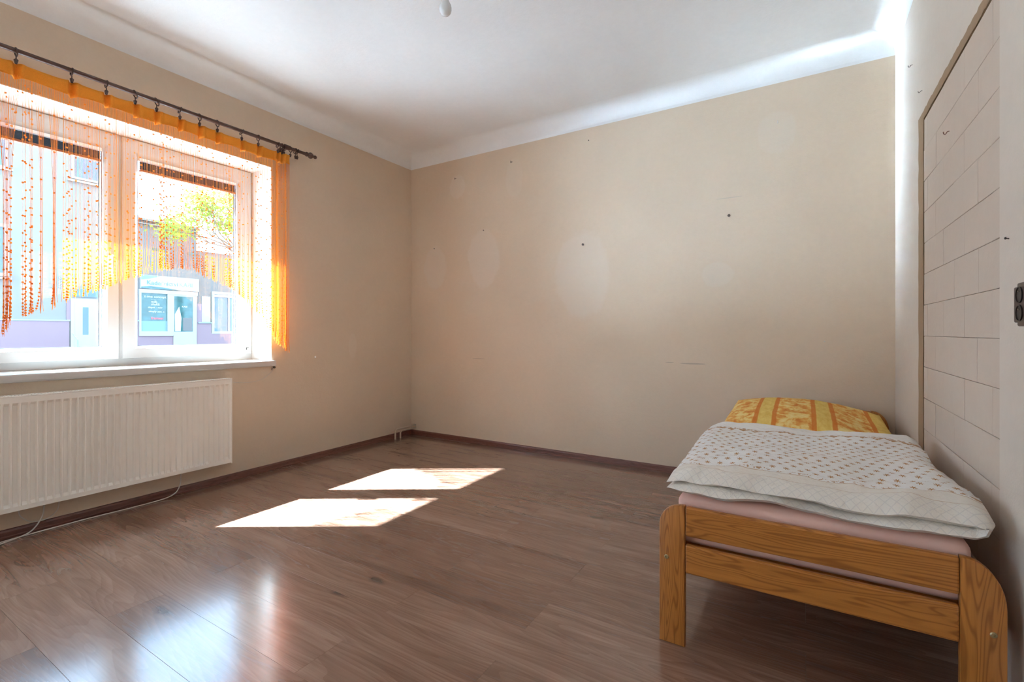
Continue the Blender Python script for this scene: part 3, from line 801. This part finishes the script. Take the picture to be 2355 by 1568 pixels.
for y0, zt_, tag_ in ((BY0, .482, 'foot'), (BY1-.028, .585, 'head')):
    y1 = y0+.028
    b1 = obj('bed_post', post(pl[0], pl[1], y0, y1, zt_, -1), MAT['pine_z'], bed, smooth='auto')
    b2 = obj('bed_post', post(pr_[0], pr_[1], y0, y1, zt_, 1), MAT['pine_z'], bed, smooth='auto')
    for bx, par in ((3.156, b1), (3.983, b2)):
        yy = y0 if tag_ == 'foot' else y1
        sgn = -1 if tag_ == 'foot' else 1
        obj('bolt', MB().lathe([(.0075, 0), (.0075, .0015), (.0055, .003), (.003, .003), (.002, .001)], (bx, yy, .297), (0, sgn, 0), 12), MAT['brass'], par, label='small brass bolt')
    rails = ((.379, .480), (.252, .350)) if tag_ == 'foot' else ((.47, .583), (.34, .44), (.25, .31))
    for a, b in rails:
        obj('end_rail', MB().bbox((pl[1]+.0006, y0+.003, a), (pr_[0]-.0006, y1-.003, b), .006), MAT['pine_x'], bed)
for x in (BX0+.022, BX1-.022-.022):
    obj('side_rail', MB().bbox((x, BY0+.028, .235), (x+.022, BY1-.028, .345), .004), MAT['pine_y'], bed)
for i in range(13):
    y = BY0+.08+i*.148
    obj('slat', MB().bbox((BX0+.045, y, .318), (BX1-.045, y+.07, .334), .003), MAT['pine_x'], bed)

MX0, MX1, MY0, MY1, MZ0, MZ1 = 3.182, 3.955, 1.740, 3.70, .336, .512
def soft_box(x0, x1, y0, y1, z0, z1, r, nx=18, ny=40, nz=6, amp=.0):
    bm = bmesh.new(); bmesh.ops.create_cube(bm, size=1)
    bmesh.ops.subdivide_edges(bm, edges=bm.edges[:], cuts=15, use_grid_fill=True)
    hx, hy, hz = (x1-x0)/2, (y1-y0)/2, (z1-z0)/2; c = Vector(((x0+x1)/2, (y0+y1)/2, (z0+z1)/2))
    def ease(t):   # crowd vertices towards the edges
        return math.copysign(1-(1-abs(t))**1.7, t)
    for v in bm.verts:
        p = Vector((ease(v.co.x*2)*hx, ease(v.co.y*2)*hy, v.co.z*2*hz))
        q = Vector((max(-hx+r, min(hx-r, p.x)), max(-hy+r, min(hy-r, p.y)), max(-hz+r, min(hz-r, p.z))))
        d = p-q
        if d.length > 1e-6: p = q + d.normalized()*min(r, d.length) if d.length > r else q + d
        v.co = c + p
    bm.verts.index_update(); mb = MB().add([v.co for v in bm.verts], [[v.index for v in f.verts] for f in bm.faces]); bm.free(); return mb
tag(obj('mattress', soft_box(MX0, MX1, MY0, MY1, MZ0, MZ1, .035), MAT['sheet_pink'], loc=((MX0+MX1)/2, (MY0+MY1)/2, MZ0), smooth=True), 'mattress in a plain pink fitted sheet on the bed', 'mattress')

# ---- pillow
def pillow_mat():
    m = NT('pillow_print', .9, .15); uv = m.co('UV'); s = m.sep(uv)
    u = s[0]
    wob = m.math('MULTIPLY', m.math('SUBTRACT', m.noise(m.scale(uv, (6, 6, 1)), 1.0, 2), .5), .012)
    uu = m.math('ADD', u, wob)
    blot = m.noise(m.scale(uv, (9, 7, 1)), 1.6, 5, .65, .6); blot2 = m.noise(m.scale(uv, (34, 12, 1)), 1.0, 4, .6)
    c = m.ramp(m.math('ADD', m.math('MULTIPLY', blot, .75), m.math('MULTIPLY', blot2, .25)), [(.38, (.66, .22, .045)), (.47, (.76, .38, .09)), (.54, (.82, .60, .22)), (.70, (.86, .74, .36))])
    yel = m.ramp(blot2, [(.3, (.70, .45, .10)), (.7, (.82, .63, .20))])
    per = m.math('FRACT', m.math('MULTIPLY', uu, 2.9))
    inyel = m.math('MULTIPLY', m.math('GREATER_THAN', per, .62), m.math('LESS_THAN', per, .93))
    c = m.mix(inyel, c, yel)
    for ce, hw in ((.61, .035), (.94, .035)):
        st = m.maprange(m.math('ABSOLUTE', m.math('SUBTRACT', per, ce)), hw, hw+.012, .9, 0)
        c = m.mix(st, c, (.66, .20, .035))
    m.color(c); m.bump(m.noise(uv, 40, 3), .15, .004); MAT['pillow_print'] = m.m
pillow_mat()
def uv_set(o, uvs):
    me = o.data; lay = me.uv_layers.new(name='UVMap')
    for lp in me.loops: lay.data[lp.index].uv = uvs[lp.vertex_index]
def pillow():
    NX, NY = 44, 36; vs = []; uvs = []; fs = []
    for side in (1, -1):
        for j in range(NY+1):
            for i in range(NX+1):
                a, b = i/NX*2-1, j/NY*2-1
                e = max(0, (1-abs(a)**2.6))*max(0, (1-abs(b)**2.8)); t = .072*e**.62
                pinch = 1 - .05*(1-abs(b)) * abs(a)**4
                x = 3.565 + a*.395*(1 - .04*(1-a*a)*0 - .05*(b*b)*abs(a)*.5); y = 3.20 + b*.43*(1-.05*a*a)
                slope = .040*(b+1)/2 + .030*max(0, b-.35)   # rises against the headboard
                drop = -.085*max(0, a-.0)**1.2 - .05*max(0, a-.45) - .05*max(0, -a-.55)
                wr_ = .006*mnoise.noise(Vector((a*3, b*3, side*3))) + .003*mnoise.noise(Vector((a*9, b*7, side)))
                z = .512 + .050 + slope + drop*max(.4, e**.5) + side*t*(1.0 if side > 0 else .8) + wr_*e**.5
                vs.append((x, y, max(z, .513))); uvs.append((a*.5+.5, b*.5+.5))
    o = (NX+1)*(NY+1)
    for s in (0, 1):
        for j in range(NY):
            for i in range(NX):
                f = (s*o+j*(NX+1)+i, s*o+j*(NX+1)+i+1, s*o+(j+1)*(NX+1)+i+1, s*o+(j+1)*(NX+1)+i); fs.append(f if s == 0 else tuple(reversed(f)))
    ob = obj('pillow', MB().add(vs, fs), MAT['pillow_print'], loc=(3.575, 3.2, .513), smooth=True, fixn=False)
    uv_set(ob, uvs); tag(ob, 'large yellow and orange batik pillow against the headboard', 'pillow')
pillow()

# ---- duvet: folded once, fold on the wall side, open seams on the left
def duvet_mat():
    m = NT('duvet_print', .9, .15); uv = m.co('UV'); s = m.sep(uv)   # u: metres along the fold path, v: metres from front edge
    white = m.mix(m.noise(m.scale(uv, (4, 4, 1)), 1.0, 2), (.80, .785, .76), (.74, .715, .67))
    brown = (.42, .205, .065); cream = (.72, .655, .565)
    def stars(du, dv, ou, ov, rad, seed):
        a = m.math('DIVIDE', m.math('ADD', s[0], ou), du); b = m.math('DIVIDE', m.math('ADD', s[1], ov), dv)
        half = m.math('MULTIPLY', m.math('MODULO', m.math('FLOOR', b), 2.0), .5)
        a = m.math('ADD', a, half)
        fa = m.math('MULTIPLY', m.math('SUBTRACT', m.math('FRACT', a), .5), du); fb = m.math('MULTIPLY', m.math('SUBTRACT', m.math('FRACT', b), .5), dv)
        r = m.math('SQRT', m.math('ADD', m.math('MULTIPLY', fa, fa), m.math('MULTIPLY', fb, fb)))
        th = m.math('ARCTAN2', fb, fa)
        lim = m.math('MULTIPLY', m.math('ADD', .62, m.math('MULTIPLY', m.math('COSINE', m.math('MULTIPLY', th, 7.0)), .38)), rad)
        return m.math('LESS_THAN', r, lim)
    st = stars(.043, .037, .0, .0, .0110, 0)
    v = s[1]; vback = m.math('SUBTRACT', .915, v)
    field = m.math('MULTIPLY', m.math('GREATER_THAN', v, .135), m.math('GREATER_THAN', vback, .115))
    c = m.mix(m.math('MULTIPLY', st, field), white, brown)
    # plain cream border, diamond lattice at the rim
    bord = m.math('LESS_THAN', v, .115); c = m.mix(m.math('MULTIPLY', bord, .8), c, cream)
    def lat(k):
        d1 = m.math('ABSOLUTE', m.math('SUBTRACT', m.math('FRACT', m.math('MULTIPLY', m.math('ADD', s[0], m.math('MULTIPLY', s[1], k)), 36.0)), .5))
        return m.math('LESS_THAN', d1, .06)
    la = m.math('MAXIMUM', lat(1.0), lat(-1.0)); rim = m.math('LESS_THAN', v, .062)
    c = m.mix(m.math('MULTIPLY', m.math('MULTIPLY', la, rim), .28), c, (.45, .42, .42))
    # wavy brown lines
    wv = m.math('MULTIPLY', m.math('SINE', m.math('MULTIPLY', s[0], 55.0)), .0035)
    wl_ = m.math('LESS_THAN', m.math('ABSOLUTE', m.math('SUBTRACT', m.math('ADD', v, wv), .114)), .0016); c = m.mix(m.math('MULTIPLY', wl_, .75), c, brown)
    wl2 = m.math('LESS_THAN', m.math('ABSOLUTE', m.math('SUBTRACT', v, .064)), .0010); c = m.mix(m.math('MULTIPLY', wl2, .5), c, brown)
    orn = m.math('MULTIPLY', m.math('GREATER_THAN', m.noise(m.scale(uv, (75, 75, 1)), 1.0, 2), .55), m.math('LESS_THAN', m.math('ABSOLUTE', m.math('SUBTRACT', v, .127)), .009))
    c = m.mix(m.math('MULTIPLY', orn, .85), c, brown)
    # triangles along the head end
    tri = m.math('MULTIPLY', m.math('PINGPONG', s[0], .026), 1.15)
    tm = m.math('MULTIPLY', m.math('LESS_THAN', vback, m.math('ADD', .066, tri)), m.math('GREATER_THAN', vback, .064))
    tm = m.math('MULTIPLY', tm, m.math('GREATER_THAN', m.noise(m.scale(uv, (90, 90, 1)), 1.0, 2), .42)); tm = m.math('MULTIPLY', tm, .9)
    c = m.mix(tm, c, brown)
    o2 = m.math('MULTIPLY', m.math('GREATER_THAN', m.noise(m.scale(uv, (80, 80, 1)), 1.0, 2), .5), m.math('LESS_THAN', m.math('ABSOLUTE', m.math('SUBTRACT', vback, .055)), .008))
    c = m.mix(m.math('MULTIPLY', o2, .8), c, brown)
    m.color(c)
    cr = m.noise(m.scale(uv, (7, 11, 1)), 1.0, 3, .55, 1.2)
    m.bump(m.math('ADD', m.math('MULTIPLY', cr, 1.6), m.noise(m.scale(uv, (30, 24, 1)), 1.0, 4, .6)), .55, .012); MAT['duvet_print'] = m.m
duvet_mat()
def duvet():
    NS, NV = 96, 60; vs = []; uvs = []; fs = []
    LW = .82; R_ = .0245; total = LW*2 + math.pi*R_; LEN = 1.02
    def center(sl, y):
        """point and normal on the fold path at length sl; the path starts at the lower left seam"""
        b = (y)/LEN
        sx = .012*math.sin(b*7) + .02*(b-.5)
        xl = 3.148 + .010*math.sin(b*5+.6); xr = 3.955 - .018*b + .008*math.sin(b*9)
        zl = .512 + .022
        if sl < LW:
            t = sl/LW; return Vector((xl+(xr-xl)*t, 0, zl)), Vector((0, 0, -1))
        if sl < LW+math.pi*R_:
            a = (sl-LW)/R_ - math.pi/2
            return Vector((xr+R_*math.cos(a), 0, zl+R_+R_*math.sin(a))), Vector((math.cos(a), 0, math.sin(a)))
        t = (sl-LW-math.pi*R_)/LW; return Vector((xr+(xl-.004-xr)*t, 0, zl+2*R_)), Vector((0, 0, 1))
    for side in (1, -1):
        for i in range(NS+1):
            # denser at the ends
            u = i/NS; sl = total*(u*.9 + .1*(.5-.5*math.cos(math.pi*u)))
            for j in range(NV+1):
                bq = j/NV; b = bq*.82 + .18*(.5-.5*math.cos(math.pi*bq)); y = b*LEN
                p, n_ = center(sl, y)
                es = min(sl, total-sl)/.08; ev = min(y, LEN-y)/.05
                e = min(1, es)**.55 * min(1, ev)**.55 if es > 0 and ev > 0 else 0
                upper = sl > total*.5
                th = .0225*e*(1 + .45*mnoise.noise(Vector((sl*3.2, y*3.2, 1.0+side))))
                q = p + n_*side*th
                big = .015*mnoise.noise(Vector((sl*4.0+3, y*4.2, .3))) + .008*mnoise.noise(Vector((sl*10, y*9+5, 2.1))) + .0042*mnoise.noise(Vector((sl*21, y*17, 7)))
                diag = .006*math.sin((sl*.9+y*1.4)*38 + 3*mnoise.noise(Vector((sl*4, y*4, 9))))*max(0, mnoise.noise(Vector((sl*3, y*3, 4.4)))+.15)
                if upper: q.z += (big+diag)*(.35+.65*e) + .006*max(0, y/LEN-.55) + .014*math.exp(-((y/LEN-.95)/.08)**2)*(.75+.35*math.sin(sl*9))*max(0, e)
                else: q.z += abs(big)*.5*e
                # front seam line meanders; lower layer pushes out a little more
                front = 1.716 + (.004 if upper else -.004) + .022*mnoise.noise(Vector((sl*4, .2, 3.3 if upper else 8.8))) + .007*mnoise.noise(Vector((sl*13, .2, 3.3 if upper else 8.8)))
                yy = front + y*(1 - .0*b)
                if upper and y < .10: q.z -= .010*(1-y/.10)
                if not upper: q.z = max(q.z, .5135)
                if upper and y < .07: q.z -= .009*(1-y/.07)**1.5
                fz_ = math.exp(-(y/.16)**2)
                q.z += fz_*(.010*mnoise.noise(Vector((sl*7, 1.7, 5.5 if upper else 2.5))) + .004*mnoise.noise(Vector((sl*19, 1.7, 5.5 if upper else 2.5))))*(1 if upper else 1.2)
                # little drooping corners at the left seam
                if min(sl, total-sl) < .06: q.z -= (.012 if upper else .0)*(1-min(sl, total-sl)/.06)
                if 3.17 < q.x < 3.967 and yy > 1.728: q.z = max(q.z, .5135)
                vs.append((q.x, yy, q.z)); uvs.append((total-sl, y))
    o = (NS+1)*(NV+1)
    for s in (0, 1):
        for i in range(NS):
            for j in range(NV):
                f = (s*o+i*(NV+1)+j, s*o+(i+1)*(NV+1)+j, s*o+(i+1)*(NV+1)+j+1, s*o+i*(NV+1)+j+1); fs.append(f if s == 0 else tuple(reversed(f)))
    ob = obj('duvet', MB().add(vs, fs), MAT['duvet_print'], loc=(3.56, 2.2, .513), smooth=True, fixn=False)
    uv_set(ob, uvs); tag(ob, 'white duvet with small brown flowers folded over on the bed', 'duvet')
duvet()

# ------------------------------------------------------------------ ceiling bulb
bu = thing('light_bulb', 'bare white light bulb hanging from the ceiling', 'bulb', (2.095, 1.79, ZC))
bx, by, bz = 2.095, 1.79, 2.598
obj('glass_bulb', MB().lathe([(.001, 0), (.010, .001), (.019, .006), (.026, .015), (.0295, .028), (.0295, .038), (.026, .052), (.019, .066), (.0145, .078), (.0135, .086)], (bx, by, bz), (0, 0, 1), 24), MAT['bulb_white'], bu, smooth=True)
obj('lamp_holder', MB().lathe([(.0145, 0), (.019, .002), (.019, .035), (.015, .045), (.006, .052)], (bx, by, bz+.083), (0, 0, 1), 20), MAT['bulb_socket'], bu, smooth='auto')
obj('flex', MB().tube([(bx, by, bz+.13), (bx+.004, by, bz+.22), (bx, by, ZC-.02)], .003, 6), MAT['bulb_socket'], bu)
obj('ceiling_rose', MB().lathe([(.01, 0), (.028, .008), (.032, .025)], (bx, by, ZC-.026), (0, 0, 1), 18), MAT['bulb_socket'], bu, smooth='auto')

# ------------------------------------------------------------------ double socket on the right wall
so = thing('wall_socket', 'brown double wall socket at the right edge', 'socket', (W, 1.712, 1.15))
pb = MB().bbox((W-.012, 1.672, 1.104), (W, 1.756, 1.196), .003).bbox((W-.011, 1.684, 1.094), (W, 1.738, 1.206), .004)
obj('cover_plate', pb, MAT['socket_brown'], so)
for z in (1.174, 1.128):
    w_ = obj('socket_well', MB().lathe([(.0215, .010), (.0215, .0150), (.0195, .0150), (.0190, .0126), (.001, .0125)], (W-.0, 1.714, z), (-1, 0, 0), 24), MAT['socket_dark'], so)
    obj('earth_pin', MB().tube([(W-.002, 1.714, z+.009), (W-.0155, 1.714, z+.009)], .0024, 8), MAT['chrome'], w_)

# ------------------------------------------------------------------ hooks and nails left in the walls
def nail(p, n_, r, ln, lab, mat='iron_dark'):
    p = Vector(p); n_ = Vector(n_); tip = p + n_*ln + Vector((0, 0, .003))
    mb = MB().tube([p - n_*.004, tip], r*.45, 7); mb.lathe([(r, 0), (r, .0025), (r*.4, .004)], tip - n_*.002, n_, 10)
    tag(obj('nail', mb, MAT[mat], loc=tuple(p)), lab, 'nail', 'nails left in the walls')
def hook(p, n_, s, lab, mat='iron_dark'):
    p = Vector(p); n_ = Vector(n_); z = Vector((0, 0, 1))
    pts = [p - n_*.004, p + n_*s*.55, p + n_*s*.85 - z*s*.25, p + n_*s*1.0 - z*s*.6, p + n_*s*1.25 - z*s*.75, p + n_*s*1.6 - z*s*.55, p + n_*s*1.7 + z*s*.1]
    tag(obj('wall_hook', MB().tube(spline(pts, 4), s*.13, 7), MAT[mat], loc=tuple(p), smooth=True), lab, 'hook', 'hooks left in the walls')
B = (0, -1, 0); Rn = (-1, 0, 0)
hook((.604, L, 2.607), B, .016, 'small hook above the round pale patch near the left corner')
hook((1.260, L, 2.650), B, .018, 'small hook high on the back wall, second from the left corner')
nail((.942, L, 2.050), B, .005, .012, 'small nail at the top of the oval pale patch on the back wall')
nail((.328, L, 1.930), B, .005, .012, 'small nail closest to the left room corner')
nail((1.968, L, 1.815), B, .010, .016, 'thick dark screw in the largest oval patch of the back wall')
nail((3.101, L, 1.915), B, .010, .018, 'thick dark screw right of centre on the back wall')
nail((2.016, L, 2.688), B, .005, .006, 'tiny dark nail just below the cove of the back wall')
hook((3.409, L, 2.525), B, .018, 'pale hook high on the right of the back wall', 'cable_white')
nail((3.678, L, 1.013), B, .005, .012, 'small pale nail low on the back wall above the headboard', 'cable_white')
hook((W, 3.212, 2.470), Rn, .011, 'higher of two hooks on the right wall beside the corner')
hook((W, 2.974, 2.233), Rn, .009, 'lower of two hooks on the right wall above the seam')
hook((W+.004, 2.480, 1.862), Rn, .012, 'reddish rusty hook on the blocked doorway', 'iron_rusty')
nail((W, 1.835, 1.335), Rn, .0035, .008, 'short nail in the right wall above the socket')
nail((0, 2.60, .862), (1, 0, 0), .009, .005, 'pale filled plug in the wall right of the sill', 'foil_white')
